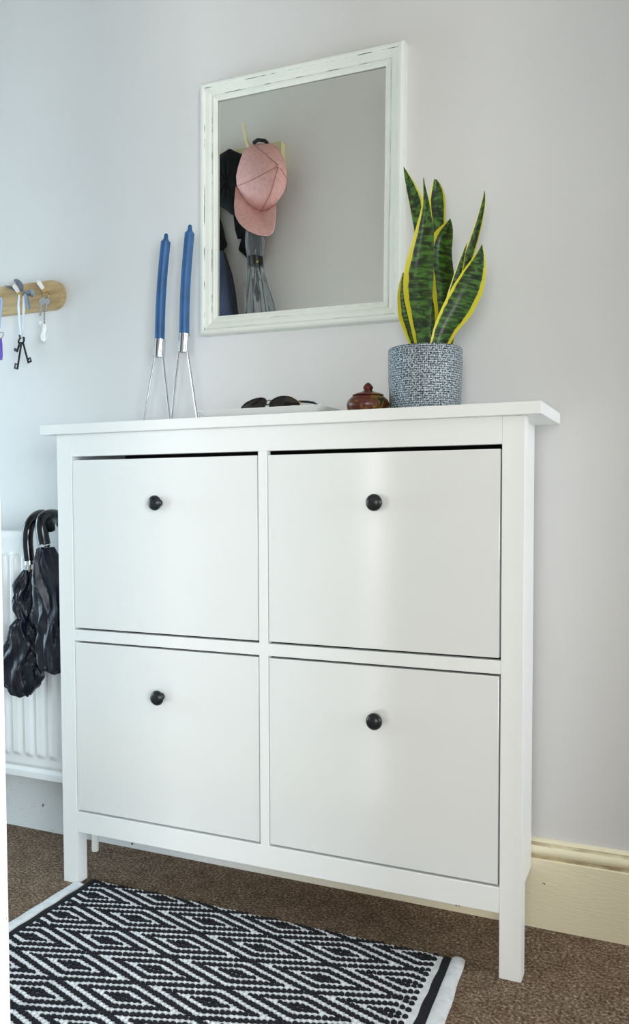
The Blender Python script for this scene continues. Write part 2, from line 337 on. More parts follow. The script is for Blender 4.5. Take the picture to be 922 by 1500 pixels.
def leaf_mat():
    mt, nt, b, N, L = nodes('snake_plant_leaf', .38); tc = N('TexCoord'); sp = N('SeparateXYZ'); L(tc.outputs['UV'], sp.inputs[0])
    n = N('TexNoise', Scale=5.0, Detail=3.0, Roughness=.55, Distortion=.5); mp = N('Mapping', Scale=(.42, 5.6, 1)); L(mp.outputs[0], n.inputs['Vector'])
    oi = N('ObjectInfo'); ad = N('VectorMath', p_operation='ADD'); L(oi.outputs['Random'], ad.inputs[1]); L(tc.outputs['UV'], ad.inputs[0]); L(ad.outputs[0], mp.inputs[0])
    r = ramp(N, [(.40, '1a2a17'), (.50, '2c4a22'), (.60, '4d7a30')]); L(n.outputs[0], r.inputs[0])
    ab = N('Math', p_operation='ABSOLUTE'); su = N('Math', p_operation='SUBTRACT'); su.inputs[1].default_value = .5; L(sp.outputs['X'], su.inputs[0]); L(su.outputs[0], ab.inputs[0])
    n2 = N('TexNoise', Scale=9.0, Detail=2.0); L(tc.outputs['UV'], n2.inputs['Vector']); m2 = N('Math', p_operation='MULTIPLY_ADD'); m2.inputs[1].default_value = .10; L(n2.outputs[0], m2.inputs[0]); L(ab.outputs[0], m2.inputs[2])
    re = ramp(N, [(.430, (0, 0, 0, 1)), (.445, (1, 1, 1, 1))]); L(m2.outputs[0], re.inputs[0])
    mx = N('MixRGB', Color2=lin('dcd23c')); L(re.outputs[0], mx.inputs[0]); L(r.outputs[0], mx.inputs[1]); L(mx.outputs[0], b.inputs['Base Color'])
    return mt
leafm = leaf_mat()
PY_ = -.108; pc = ((aty(571, 520, PY_)[0]+aty(677.5, 520, PY_)[0])/2, PY_)
pr = (aty(677.5, 520, PY_)[0]-aty(571, 520, PY_)[0])/2*.985
plant = thing('potted_snake_plant', (pc[0], pc[1], H), 'yellow edged snake plant in a silver textured pot', 'potted plant')
def uvmesh(o, fn):
    me = o.data; uv = me.uv_layers.new(name='UVMap'); co = [v.co for v in me.vertices]
    for p in me.polygons:
        us = [fn(co[me.loops[l].vertex_index]) for l in p.loop_indices]
        if max(u[0] for u in us)-min(u[0] for u in us) > .5: us = [(u[0]+(1 if u[0] < .5 else 0), u[1]) for u in us]
        for l, u in zip(p.loop_indices, us): uv.data[l].uv = u
pz = aty(624, 501.5, PY_-pr)[2]-H
po = MB().lathe([(.001, 0), (pr*.90, 0), (pr*.945, .004), (pr*.965, .02), (pr*.99, .06), (pr, .1), (pr, pz-.003), (pr*.985, pz), (pr*.95, pz-.001), (pr*.935, pz-.006), (pr*.92, pz-.03), (.001, pz-.03)], (pc[0], pc[1], H), 64).build('pot', pot_mat(), plant, smooth=45)
uvmesh(po, lambda c: ((math.atan2(c.y-pc[1], c.x-pc[0])/(2*PI)) % 1, (c.z-H)/(2*PI*pr)))
MB().lathe([(.001, -.003), (pr*.93, -.003), (pr*.93, .0), (pr*.5, .003), (.001, .004)], (pc[0], pc[1], H+pz-.024), 32).build('soil', mat('soil', '2b2019', .95, bump=(200, .8)), plant)
def leaf(Lp, Rp, yb, yt, curl, ua=0, ub=1, n=30, k=9):
    """edges as photo points base -> tip, standing at depth yb (base) .. yt (tip)"""
    tr = lambda q: [(560+x/3.95, 230+y/3.947) for x, y in q]
    Le, Re = smooth_rows(tr(Lp), n), smooth_rows(tr(Rp), n)
    P = []
    for i in range(n):
        t = i/(n-1); y = yb+(yt-yb)*t; row = []
        hw = np.hypot(*(Re[i]-Le[i]))*.00068
        for j in range(k):
            s_ = j/(k-1); q = Le[i]*(1-s_)+Re[i]*s_; c = 2*s_-1
            row.append(aty(q[0], q[1], y + curl*hw*(1-c*c)))
        P.append(row)
    Pb = [[np.array(p)+np.array((0, .0022*min(1, (1-abs(2*j/(k-1)-1))*3+.25), 0)) for j, p in enumerate(r)] for r in P]
    b = MB(); b.grid(P); o2 = b.grid(Pb); nk = n*k
    f = []
    for i in range(n-1):
        f += [(i*k, (i+1)*k, o2+(i+1)*k, o2+i*k), (i*k+k-1, o2+i*k+k-1, o2+(i+1)*k+k-1, (i+1)*k+k-1)]
    b.f += f; b.mi += [0]*len(f)
    o = b.build('leaf', leafm, plant, smooth=60); me = o.data; uv = me.uv_layers.new(name='UVMap')
    for p in me.polygons:
        for l in p.loop_indices:
            q = me.loops[l].vertex_index % nk; uv.data[l].uv = (ua+(ub-ua)*(q % k)/(k-1), (q//k)/(n-1)*1.2)
    return o
yq = PY_
# back left tall, tall in front of it, blunt one behind, centre fold, thin right one, big front right, low left, thin spike
leaf([(230, 1090), (205, 760), (190, 440), (150, 230), (126, 100), (124, 56)], [(285, 1090), (275, 700), (252, 400), (238, 240), (190, 140), (126, 56)], yq+.02, yq+.045, .5, .10, 1.04)
leaf([(265, 1090), (275, 720), (296, 460), (268, 260), (290, 150), (300, 126)], [(330, 1090), (345, 720), (366, 400), (370, 240), (345, 150), (318, 130)], yq+.035, yq+.05, .5)
leaf([(190, 1090), (160, 960), (122, 800), (125, 650), (185, 450), (235, 270), (237, 170), (238, 118)], [(280, 1090), (285, 900), (298, 700), (302, 440), (280, 300), (268, 230), (246, 160), (241, 118)], yq-.025, yq-.005, .6, -.05, .88)
leaf([(300, 1090), (308, 900), (275, 700), (258, 590), (275, 470), (325, 410), (380, 368), (394, 356)], [(360, 1090), (395, 900), (420, 700), (402, 560), (412, 440), (410, 390), (396, 356)], yq+.006, yq+.010, .7, -.12, .88)
leaf([(350, 1090), (400, 740), (445, 640), (505, 480), (560, 320), (588, 220), (592, 196)], [(410, 1090), (470, 740), (540, 545), (578, 400), (600, 270), (601, 220), (595, 194)], yq+.01, yq+.03, .6)
leaf([(330, 1090), (375, 800), (430, 640), (470, 540), (492, 498)], [(385, 1090), (430, 800), (472, 640), (485, 540), (494, 498)], yq+.0, yq+.01, .5)
leaf([(275, 1090), (300, 980), (340, 880), (400, 760), (480, 640), (545, 560), (577, 506)], [(390, 1090), (430, 1015), (520, 915), (588, 780), (606, 660), (600, 570), (580, 506)], yq-.035, yq-.05, .45, .02, 1.04)
leaf([(160, 1090), (125, 1010), (92, 920), (88, 800), (102, 720), (120, 668)], [(215, 1090), (200, 960), (170, 850), (150, 760), (140, 710), (123, 668)], yq-.0, yq+.0, .6, -.1, .8)

# ------------------------------------------------------------------ candles and holders
chrome = mat('chrome', (.62, .63, .65, 1), .08, 1)
bluew = mat('blue_wax', '2c5d92', .35, noise_=(25, '24527f', .4, .7), bump=(40, .05), Subsurface_Weight=.15, Subsurface_Scale=.01)
CY = -.04
def candle_set(base, top, ring0, ring1, feet, lab, labc):
    r0, r1 = aty(*ring0, CY), aty(*ring1, CY); ax = Vector(r1-r0).normalized(); rr = .0128
    h = thing('candle_holder', (r0[0], CY, H), lab, 'candle holder', 'chrome candle holders on the cabinet')
    a_ = ax.orthogonal().normalized(); b_ = ax.cross(a_); L = (Vector(r1)-Vector(r0)).length
    P = []
    for r, t in ((rr*.1, .1), (rr*.86, .1), (rr, 0), (rr, 1), (rr*.9, 1), (rr*.88, .12)):
        P.append([Vector(r0)+ax*(L*t)+a_*(r*math.cos(2*PI*k/32))+b_*(r*math.sin(2*PI*k/32)) for k in range(32)])
    q = MB(); q.grid(P, closed_v=True); q.build('cup', chrome, h, smooth=40)
    for sgn, ft in zip((-1, 1), feet):
        p1 = Vector(r0)+Vector((sgn*rr*.82, 0, .006)); f0 = aty(*ft, CY); dr_ = (f0-np.array(p1)); t = (H+.0018-p1.z)/dr_[2]
        MB().tube([p1, Vector(np.array(p1)+dr_*t)], .0023, 10).build('leg', chrome, h)
    c0, c1 = Vector(aty(*base, CY)), Vector(aty(*top, CY)); v = c1-c0; n = 24; R = .0113
    pts, rs = [c0-v*.12], [R]
    for i in range(n+1):
        t = i/n; bend = math.sin(t*PI)*.0035; pts.append(c0+v*t*.945+Vector((-bend, 0, 0))); rs.append(R*(1-.04*t))
    dn = v.normalized(); e = pts[-1]
    for dd, r in ((.001, .85), (.004, .62), (.007, .46), (.012, .42), (.016, .38), (.018, .25)): pts.append(e+dn*dd); rs.append(R*r)
    cd = MB().tube(pts, rs, 20).build('taper_candle', bluew, smooth=40); tag(cd, labc, 'candle', 'blue taper candles')
candle_set((234, 497), (243.5, 346), (233, 523), (234.5, 497), ((211, 614), (249, 612)), 'chrome two legged candle holder, the one farther from the mirror', 'slightly bent blue taper candle farther from the mirror')
candle_set((270, 490), (278.5, 333), (269, 516), (270.5, 489), ((251.5, 612), (289, 610)), 'chrome two legged candle holder, the one beside the mirror', 'straight blue taper candle next to the mirror frame')

# ------------------------------------------------------------------ tray, sunglasses, lidded pot
ceram = mat('white_ceramic', 'f1f2f1', .18)
TZ = 1.0265; fl0, fl1, bk = aty(284, 603, -.193), aty(470, 592.3, -.193), atz(511, 600.5, TZ)
tx0, tx1, ty0, ty1 = fl0[0], fl1[0], -.193, min(bk[1], -.03)
tray = MB(); rings = []
def rr_(x0, x1, y0, y1, z, r=.008, n=4):
    o = []
    for cx, cy, a0 in ((x1-r, y1-r, 0), (x0+r, y1-r, PI/2), (x0+r, y0+r, PI), (x1-r, y0+r, 1.5*PI)):
        o += [(cx+r*math.cos(a0+PI/2*i/n), cy+r*math.sin(a0+PI/2*i/n), z) for i in range(n+1)]
    return o
fx = .022
for ins, z in ((fx+.01, H+.0002), (fx, H+.0008), (.003, TZ-.0022), (0, TZ-.0008), (.0005, TZ), (.003, TZ), (fx+.002, H+.0045), (fx+.012, H+.0035)):
    rings.append(rr_(tx0+ins, tx1-ins, ty0+ins, ty1-ins, z))
tray.grid(rings, closed_v=True, cap=True); tag(tray.build('serving_tray', ceram, smooth=40), 'shallow rectangular white tray with flared rim under the sunglasses', 'tray')

gl = thing('sunglasses', (.5, -.13, H+.004), 'dark aviator sunglasses lying in the white tray', 'sunglasses')
lensm = mat('dark_lens', '151213', .06, noise_=(8, '2a2420', .3, .8)); blackp = mat('black_plastic', '0f1012', .3); gold = mat('gold_metal', 'b89a4e', .25, 1)
def outline(pts, y0, y1, n=40):
    a = np.array(pts+[pts[0]], float); a = lerp_rows(a, n+1)[:-1]
    for _ in range(2): a = .25*np.roll(a, 1, 0)+.5*a+.25*np.roll(a, -1, 0)
    xs = a[:, 0]; x0, x1 = xs.min(), xs.max()
    return [Vector(aty(u, v, y0+(y1-y0)*(u-x0)/(x1-x0))) for u, v in a]
def lens(pts, y0, y1):
    o = outline(pts, y0, y1); c = sum(o, Vector())/len(o); g = MB()
    P = [[c+(p-c)*f+Vector((0, -.0045*(1-f*f), 0)) for p in o] for f in (.98, .7, .4, .1)]; Q = [[p+Vector((0, .0016, 0)) for p in r] for r in P]
    g.grid(P[::-1]+Q if False else P, closed_v=True, cap=False); g.add(P[-1], [tuple(range(len(o)))]); g.grid(Q, closed_v=True); g.add(Q[-1], [tuple(range(len(o)))])
    g.build('lens', lensm, gl, smooth=60)
    MB().tube(o+[o[0], o[1]], .0013, 6).build('rim', blackp, gl); return o
lens([(353, 598), (360, 590.5), (372, 584.5), (384, 582.5), (390, 584.5), (391, 589), (387, 597), (378, 606), (364, 609), (355, 605)], -.125, -.130)
lens([(394, 592), (399, 585.5), (411, 580.3), (424, 580.6), (436, 587), (440, 593), (437, 601), (426, 607), (408, 607), (397, 601)], -.130, -.118)
A = lambda u, v, y: Vector(aty(u, v, y))
MB().tube([A(390, 588, -.13), A(394, 586.2, -.133), A(398, 587, -.13)], .0009, 6).tube([A(388, 594, -.13), A(392, 592.5, -.132), A(396, 593, -.13)], .0012, 6).build('bridge', mat('gunmetal', '4a4d50', .3, 1), gl)
MB().tube([A(439, 588, -.119), A(440.5, 592, -.117)], .0016, 6).build('hinge', gold, gl)
MB().tube([A(438, 588, -.117), A(450, 588.5, -.10), A(460, 590, -.085), A(467, 594, -.07)], [.0022, .0026, .0024, .0016], 8).build('temple', blackp, gl)
MB().tube([A(356, 597, -.123), A(372, 600, -.095), A(392, 603, -.075)], [.0018, .0024, .0018], 8).build('temple', blackp, gl)

def camo():
    mt, nt, b, N, L = nodes('painted_lacquer', .3); tc = N('TexCoord'); n = N('TexNoise', Scale=42.0, Detail=2.0, Roughness=.5, Distortion=.6); L(tc.outputs['Object'], n.inputs['Vector'])
    r = ramp(N, [(0, '3d1210'), (.47, '561a16'), (.53, '5e3a1a'), (.58, '8a6c2a'), (.63, '2e3219'), (.72, '1e1f13')], 'LINEAR'); L(n.outputs[0], r.inputs[0]); L(r.outputs[0], b.inputs['Base Color']); return mt
camom = camo(); LY = -.13; lx = aty(539.5, 590, LY)[0]
pot = thing('lidded_pot', (lx, LY, H), 'small red and yellow painted pot with pointed lid', 'pot')
MB().lathe([(.001, 0), (.030, 0), (.036, .004), (.0405, .012), (.0415, .019), (.039, .0265), (.033, .0325), (.029, .0345), (.001, .0345)], (lx, LY, H), 40).build('body', camom, pot, smooth=50)
ld = MB().lathe([(.001, .0345), (.029, .0345), (.0305, .0358), (.030, .0375), (.022, .0405), (.012, .0435), (.0085, .0455), (.001, .046)], (lx, LY, H), 40).build('lid', [camom], pot, smooth=50)
MB().lathe([(.001, .0445), (.0075, .0455), (.0082, .0475), (.0098, .0505), (.0096, .0525), (.0062, .0575), (.0025, .0605), (.0005, .0612)], (lx, LY, H), 24).build('knob', mat('dark_red_lacquer', '5b1d1a', .3), ld, smooth=50)

# ------------------------------------------------------------------ key rail and keys
woodm = mat('pale_wood', 'c4ab80', .5, noise_=(8, 'ab8f64', .35, .7), stretch=(2, 6, 14), bump=(20, .05))
pegw = mat('peg_wood', 'c7a36a', .45); pegtip = mat('peg_tip_white', 'f0eee8', .4)
KY = .004
rail = thing('key_rail', (-.33, YW, 1.315), 'pale wooden key rail with rounded end on the wall', 'key rail')
zt_, zb_, xe = aty(70, 411, KY)[2], aty(70, 453.5, KY)[2], aty(91, 430, KY)[0]
kr = (zt_-zb_)/2; kz = (zt_+zb_)/2; kx0 = xe-.55
poly = [(xe-kr+kr*math.sin(t), kz+kr*math.cos(t)) for t in np.linspace(0, PI, 20)] + [(kx0+kr-kr*math.sin(t), kz-kr*math.cos(t)) for t in np.linspace(0, PI, 20)]
MB().prism(poly, KY, YW).build('board', woodm, rail)
def peg(b, t, ln=.042):
    p0 = Vector(aty(*b, KY)); p1 = Vector(aty(*t, KY-ln)); d_ = p1-p0
    o = MB().tube([p0-d_*.1, p0+d_*.55], .0050, 14).build('peg', pegw, rail)
    MB().tube([p0+d_*.55, p0+d_*.93, p1], [.0051, .0052, .0040], 14).build('peg_tip', pegtip, o); return p0, d_
pgA = peg((33, 436), (20.5, 418)); pgB = peg((70, 433), (56, 412)); peg((-4, 440), (-19, 421))
# grey ribbon with black keys
grib = mat('grey_ribbon', '6f7888', .35); wrib = mat('pale_ribbon', 'd5dde6', .5); blackk = mat('black_iron', '15161a', .35); steel = mat('steel', (.40, .37, .36, 1), .16, 1)
def strip(name, pts, wpx, y, m_, par, tw=0.0, thick=.0008):
    """a ribbon laid along photo points, width in pixels"""
    a = smooth_rows([p if len(p) == 3 else (*p, y) for p in pts], 24); P = []; Q = []
    for i, (u, v, yy) in enumerate(a):
        t = a[min(i+1, 23)]-a[max(i-1, 0)]; n = np.array([-t[1], t[0]]); n /= np.hypot(*n)+1e-9
        w_ = wpx if not hasattr(wpx, '__len__') else np.interp(i/23, np.linspace(0, 1, len(wpx)), wpx)
        row = [Vector(aty(u+n[0]*w_*s_, v+n[1]*w_*s_, yy+tw*s_)) for s_ in (-.5, 0, .5)]; P.append(row); Q.append([p+Vector((0, thick, 0)) for p in row][::-1])
    b = MB(); b.grid([r+q for r, q in zip(P, Q)], closed_v=True, cap=True); return b.build(name, m_, par, smooth=60)
k1 = thing('ribbon_keys', tuple(aty(31, 520, -.01)), 'black keys hanging from a pale ribbon with a grey bow', 'keys', None)
Z_ = lambda u, v: (u/8.382, 390+v/8.382)
yk = -.022
strip('ribbon', [Z_(235, 350), Z_(225, 480), Z_(240, 700), Z_(258, 880)], [2.0, 3.4, 2.6, 1.4], yk, wrib, k1, .004)
strip('ribbon', [Z_(285, 370), Z_(290, 480), Z_(284, 700), Z_(268, 880)], [2.0, 3.6, 3.0, 1.4], yk-.003, wrib, k1, -.004)
strip('bow_loop', [(*Z_(270, 310), -.006), (*Z_(255, 235), -.008), (*Z_(200, 175), -.008), (*Z_(170, 170), -.006)], [3, 7, 8, 3], yk, grib, k1, .012)
strip('bow_loop', [(*Z_(265, 300), -.006), (*Z_(180, 275), -.006), (*Z_(110, 255), -.006), (*Z_(55, 238), -.006)], [3, 6, 4, 1], yk, grib, k1, .006)
strip('bow_loop', [(*Z_(285, 325), -.008), (*Z_(330, 330), -.012), (*Z_(380, 320), -.014), (*Z_(408, 370), -.010)], [4, 8, 9, 4], yk, grib, k1, .014)
strip('bow_tail', [Z_(290, 330), Z_(325, 410), Z_(345, 480), Z_(355, 530)], [4, 7, 6, 4], -.010, grib, k1, .004)
def A3(u, v, y): return Vector(aty(*Z_(u, v), y))
def ring3(c, r, tr, m_, par, name='ring', ny=.3):
    pts = [c+Vector((r*math.cos(t), ny*r*math.sin(t), r*math.sin(t))) for t in np.linspace(0, 2*PI, 21)]
    return MB().tube(pts, tr, 6, cap=False).build(name, m_, par)
ring3(A3(262, 915, yk), .0088, .0022, blackk, k1)
def old_key(c0, c1, bit, par):
    d_ = (c1-c0); b = MB().tube([c0, c1], .0024, 8); n = Vector((d_.z, 0, -d_.x)).normalized()*bit
    e = c0+d_*.82; f_ = c0+d_*.97
    for p in (e, f_): b.tube([p, p+n*.010], .0022, 6)
    b.tube([e+n*.009, f_+n*.009], .0020, 6); b.build('key', blackk, par)
old_key(A3(265, 930, yk-.004), A3(212, 1268, yk-.004), 1, k1)
old_key(A3(280, 930, yk+.002), A3(350, 1190, yk+.002), -1, k1)
old_key(A3(245, 930, yk+.004), A3(210, 1050, yk+.004), 1, k1)
MB().tube([A3(238, 845, yk), A3(245, 890, yk)], .0018, 6).tube([A3(300, 870, yk), A3(285, 910, yk)], .0018, 6).build('ring_end', blackk, k1)
# silver keys with chain and white charm
k2 = thing('house_keys', tuple(aty(64, 470, -.01)), 'silver house keys with a beaded chain and white charm', 'keys')
yk = -.012
ring3(A3(565, 355, yk), .0085, .0013, steel, k2, 'split_ring')
def key_head(cu, cv, r, y, tip, par):
    c = A3(cu, cv, y); t_ = A3(*tip, y); d_ = (t_-c); n = Vector((d_.z, 0, -d_.x)).normalized()*.0032; b = MB()
    b.prism([(c.x+r*math.cos(t), c.z+r*.85*math.sin(t)) for t in np.linspace(0, 2*PI, 25)[:-1]], y, y+.0022)
    pts = [c-n, c+n]; q = [c+n, c+d_*.5+n, c+d_*.6+n*.4, c+d_*.72+n, c+d_*.85+n*.5, c+d_*.95+n*.8, t_, c+d_*.95-n, c-n]
    b.prism([(p.x, p.z) for p in q], y+.0004, y+.0018); b.build('key', steel, par, smooth=30)
key_head(520, 430, .0105, yk, (485, 610), k2); key_head(580, 430, .0095, yk-.004, (560, 560), k2)
for i in range(7): MB().ball(A3(545, 560+i*23, yk-.005), .0021, 8, 5).build('bead', steel, k2)
MB().ball(A3(500, 690, yk-.005), .0052, 12, 8, (1, .6, 1)).build('disc', pegtip, k2)
ch = lerp_rows([Z_(545, 700), Z_(548, 740), Z_(545, 790), Z_(530, 850), Z_(540, 900), Z_(545, 925)], 14); wid = np.interp(np.linspace(0, 1, 14), [0, .1, .3, .5, .75, .92, 1], [.002, .0042, .0052, .0045, .0068, .0062, .002])
MB().tube([Vector(aty(u, v, yk-.003)) for u, v in ch], wid, 14, flat=.6).build('charm', mat('white_charm', 'f3f5f7', .2), k2)
# purple lanyard set at the rail's far peg, mostly beyond the frame
k3 = thing('purple_key_fob', tuple(aty(-2, 510, -.01)), 'purple key fob on a blue cord at the cut edge of the rail', 'key fob')
yk = -.016
strip('cord', [Z_(-40, 400), Z_(10, 380), Z_(22, 430), Z_(6, 600), Z_(0, 760)], [2, 3, 2.4, 1.5, 1], yk, mat('blue_cord', '9db9de', .5), k3)
ring3(A3(8, 850, yk), .0085, .0011, steel, k3, 'split_ring')
MB().tube([A3(2, 890, yk), A3(4, 960, yk), A3(8, 1100, yk), A3(12, 1150, yk)], [.004, .0052, .005, .003], 12).build('fob', mat('purple_plastic', '6a4fc0', .3), k3)

# ------------------------------------------------------------------ umbrellas hooked over the radiator
nylon = mat('black_nylon', '0e1122', .42, bump=(60, .35))
def nylon_tube(name, rows, yc, dr, pleats, amp, par, seed, m_=nylon, seg=96, n=60, gather=()):
    """folded cloth: photo rows (v, left u, right u) with pleats of real depth"""
    a = smooth_rows([((l+r)/2, v, (r-l)/2) for v, l, r in rows], n); P = []
    rs = np.random.default_rng(seed); ph = rs.uniform(0, 6.28, 6)
    for i, (u, v, hw) in enumerate(a):
        t = i/(n-1); c = aty(u, v, yc); hx = (aty(u+hw, v, yc)-aty(u-hw, v, yc))[0]/2; row = []
        for k in range(seg):
            th = 2*PI*k/seg; w_ = th+.25*math.sin(3*t*PI+ph[0])+.5*t
            q3 = noise.noise(Vector((3.2*math.cos(th)+seed*7, 3.2*math.sin(th), t*3.5)))+.5*noise.noise(Vector((8*math.cos(th)+seed*3, 8*math.sin(th), t*6)))
            s_ = abs((w_*pleats/(2*PI)) % 1-.5)*2; f = .10*q3+1-amp*(1-s_)**.8 + .05*math.sin(5*th+ph[1]+9*t)+.04*math.sin(11*th-14*t+ph[2])
            d_ = dr*min(1, hx/.03+.15)
            row.append((c[0]+hx*math.cos(th)*f, yc+d_*math.sin(th)*f, c[2]+.004*math.sin(4*th+ph[3]+5*t)))
        P.append(row)
    b = MB(); b.grid(P, closed_v=True, cap=True); return b.build(name, m_, par, smooth=50)
Q_ = lambda u, v: (u/7.14, 820+v/7.14)
def qrows(r): return [(820+v/7.14, l/7.14, rr/7.14) for v, l, rr in r]
handlem = mat('black_handle', '0c0d12', .16)
ua = thing('folded_umbrella', tuple(aty(30, 1010, -.13)), 'loosely folded black umbrella whose canopy hangs lower on the radiator', 'umbrella', 'umbrellas on the radiator')
ya = -.140
Hq = lambda u, v: (u/9.22, 740+v/9.22)
pa = [(*Hq(395, 755), ya), (*Hq(380, 640), ya), (*Hq(368, 480), ya), (*Hq(378, 330), ya), (*Hq(425, 210), ya+.012), (*Hq(500, 140), ya+.035), (*Hq(570, 115), ya+.06), (*Hq(640, 150), ya+.082), (*Hq(668, 250), ya+.088)]
MB().tube([Vector(aty(*p)) for p in smooth_rows(pa, 26)], .0125, 16).build('handle', handlem, ua, smooth=60)
MB().tube([A(*Hq(398, 745), ya), A(*Hq(400, 800), ya)], .0105, 16).tube([A(*Hq(398, 790), ya), A(*Hq(385, 930), ya)], .0045, 10).build('collar', chrome, ua)
nylon_tube('canopy_top', qrows([(120, 255, 330), (170, 225, 350), (230, 180, 360), (320, 150, 370), (440, 142, 375), (540, 165, 380), (620, 205, 385), (680, 230, 370), (720, 240, 350)]), ya, .028, 7, .34, ua, 1)
nylon_tube('canopy_skirt', qrows([(625, 210, 330), (680, 160, 350), (780, 110, 372), (880, 62, 395), (1000, 14, 408), (1120, 8, 435), (1190, 12, 446), (1260, 25, 425), (1320, 75, 400), (1360, 110, 350), (1385, 215, 325), (1412, 235, 305)]), ya-.006, .034, 8, .26, ua, 2)
ub = thing('folded_umbrella', tuple(aty(75, 985, -.13)), 'black folded umbrella hooked on the radiator right against the cabinet side', 'umbrella', 'umbrellas on the radiator')
yb_ = -.152
pb = [(*Hq(600, 530), yb_), (*Hq(580, 420), yb_), (*Hq(560, 270), yb_), (*Hq(575, 180), yb_+.005), (*Hq(640, 140), yb_+.02), (*Hq(720, 128), yb_+.045), (*Hq(800, 150), yb_+.072), (*Hq(830, 240), yb_+.09)]
MB().tube([Vector(aty(*p)) for p in smooth_rows(pb, 26)], .0138, 16).build('handle', handlem, ub, smooth=60)
MB().tube([A(*Hq(600, 525), yb_), A(*Hq(625, 570), yb_)], .0098, 14).tube([A(*Hq(610, 550), yb_), A(*Hq(640, 700), yb_)], .005, 10).build('collar', chrome, ub)
MB().tube([A(*Hq(640, 200), yb_+.004), A(*Hq(668, 260), yb_+.012), A(*Hq(690, 330), yb_+.02)], [.011, .013, .010], 14).build('release_grip', blackp, ub)
nylon_tube('canopy', [(740+v/9.22, l/9.22, r/9.22) for v, l, r in [(590, 545, 700), (660, 535, 720), (760, 515, 770), (880, 470, 840), (1000, 445, 900), (1200, 445, 940), (1475, 470, 960)]] +
           [(820+v/7.14, l/7.14, r/7.14) for v, l, r in [(760, 385, 760), (900, 392, 760), (1000, 390, 750), (1060, 415, 730), (1120, 460, 700), (1160, 520, 660), (1178, 560, 620)]], yb_, .038, 8, .30, ub, 3)

# ------------------------------------------------------------------ rug
rugb = mat('rug_black_cotton', '14151b', .9, bump=(400, .5)); rugw = mat('rug_white_cotton', 'e9ecef', .9, noise_=(60, 'd6dadd', .4, .7), bump=(350, .6))
X0, X1, Y0, Y1 = .1065, .894, -.700, -.182
rug = thing('rug', ((X0+X1)/2, (Y0+Y1)/2, 0), 'black and white diamond weave rug in front of the cabinet', 'rug')
flr = lambda x, y: x + max(0, (x-.86)/.07)*.075*max(0, -.176-y)        # the right end fans out a little
b = MB(); P = []
for x in np.linspace(X0-.002, X1+.002, 60): P.append([(flr(x, y), y, .0045) for y in np.linspace(Y0, Y1, 12)])
b.grid(P); P2 = [[(p[0], p[1], .0005) for p in r] for r in P]; b.grid(P2)
for e in (0, -1): b.grid([P[e], P2[e]])
for e in (0, -1): b.grid([[r[e] for r in P], [r[e] for r in P2]])
b.build('base_weave', rugw, rug, smooth=30)
def dval(x, y):
    u = (x-.2845)/.1435; v = (y+.2875)/.0912; i = round(u)
    best = 9
    for ii in (math.floor(u), math.floor(u)+1):
        off = .5 if ii % 2 else 0
        for jj in (math.floor(v-off), math.floor(v-off)+1):
            best = min(best, abs(u-ii)+abs(v-off-jj)*2)
    return best
def isblack(x, y):
    dd = dval(x, y); return dd < .28 or .45 < dd < .69 or dd > .875
cw = .0095; ncol = int((X1-X0)/cw)
blk, wht = MB(), MB()
ub_v = []; 
for a_ in range(1, 4):
    z = math.cos(a_*PI/2/3.2); r = math.sin(a_*PI/2/3.2); ub_v.append((r, z))
def bead(mb, x, y, hx, hy, hz, z0):
    sg = 8; c = (flr(x, y), y); P = [[(c[0]+hx*r*math.cos(2*PI*k/sg), c[1]+hy*r*math.sin(2*PI*k/sg), z0+hz*z) for k in range(sg)] for r, z in ub_v]
    o = mb.add([p for r in P for p in r], [tuple(range(sg-1, -1, -1))] + [(i*sg+k, i*sg+(k+1) % sg, (i+1)*sg+(k+1) % sg, (i+1)*sg+k) for i in range(2) for k in range(sg)])
ys = np.arange(Y0, Y1, .0008)
for ci in range(ncol):
    x = X0+(ci+.5)*cw; st = [isblack(x, y) for y in ys]; i = 0
    while i < len(ys):
        j = i
        while j < len(ys) and st[j] == st[i]: j += 1
        ya_, yb2 = ys[i], ys[j-1]+.0008; ln = yb2-ya_; k = max(1, round(ln/.011))
        for q in range(k):
            yc = ya_+ln*(q+.5)/k + random.uniform(-.0006, .0006)
            if st[i]: bead(blk, x+random.uniform(-.0006, .0006), yc, cw*.60*random.uniform(.92, 1.06), max(.0032, ln/k*.50), .0050*random.uniform(.85, 1.15), .0042)
            else: bead(wht, x+random.uniform(-.0006, .0006), yc, cw*.54, max(.003, ln/k*.5), .0030, .0040)
        i = j
o = blk.build('black_weave', rugb, rug, smooth=60, normals=False); o['kind'] = 'stuff'
o = wht.build('white_weave', rugw, rug, smooth=60, normals=False); o['kind'] = 'stuff'
def hem(name, xa, xb, z, m_, wob=0.0, fan=True, y1=None):
    P = []
    for y in np.linspace(Y0, y1 or Y1+(.006 if wob else 0), 60):
        row = []
        for s_ in np.linspace(0, 1, 9):
            x = xa+(xb-xa)*s_; w_ = wob*math.sin(y*60+s_)*s_
            row.append(((flr(x, y) if fan else x)+w_*.4, y+(.006*s_*s_ if wob and False else 0), .0006+z*math.sin(PI*(.08+.84*s_))**.6*(1+.15*math.sin(y*90))))
        P.append(row)
    b = MB(); b.grid(P); b.grid([[(p[0], p[1], .0004) for p in r] for r in P])
    for e in (0, -1): b.grid([[P[i][e] for i in range(60)], [(P[i][e][0], P[i][e][1], .0004) for i in range(60)]])
    for e in (0, -1): b.grid([P[e], [(p[0], p[1], .0004) for p in P[e]]])
    b.build(name, m_, rug, smooth=60)
hem('black_band', .0880, .1075, .0065, rugb); hem('hem', .0590, .0890, .0055, rugw, .0015, y1=-.2045)
hem('black_band', .8935, .9105, .0065, rugb); hem('hem', .9095, .9340, .0075, rugw, .002)

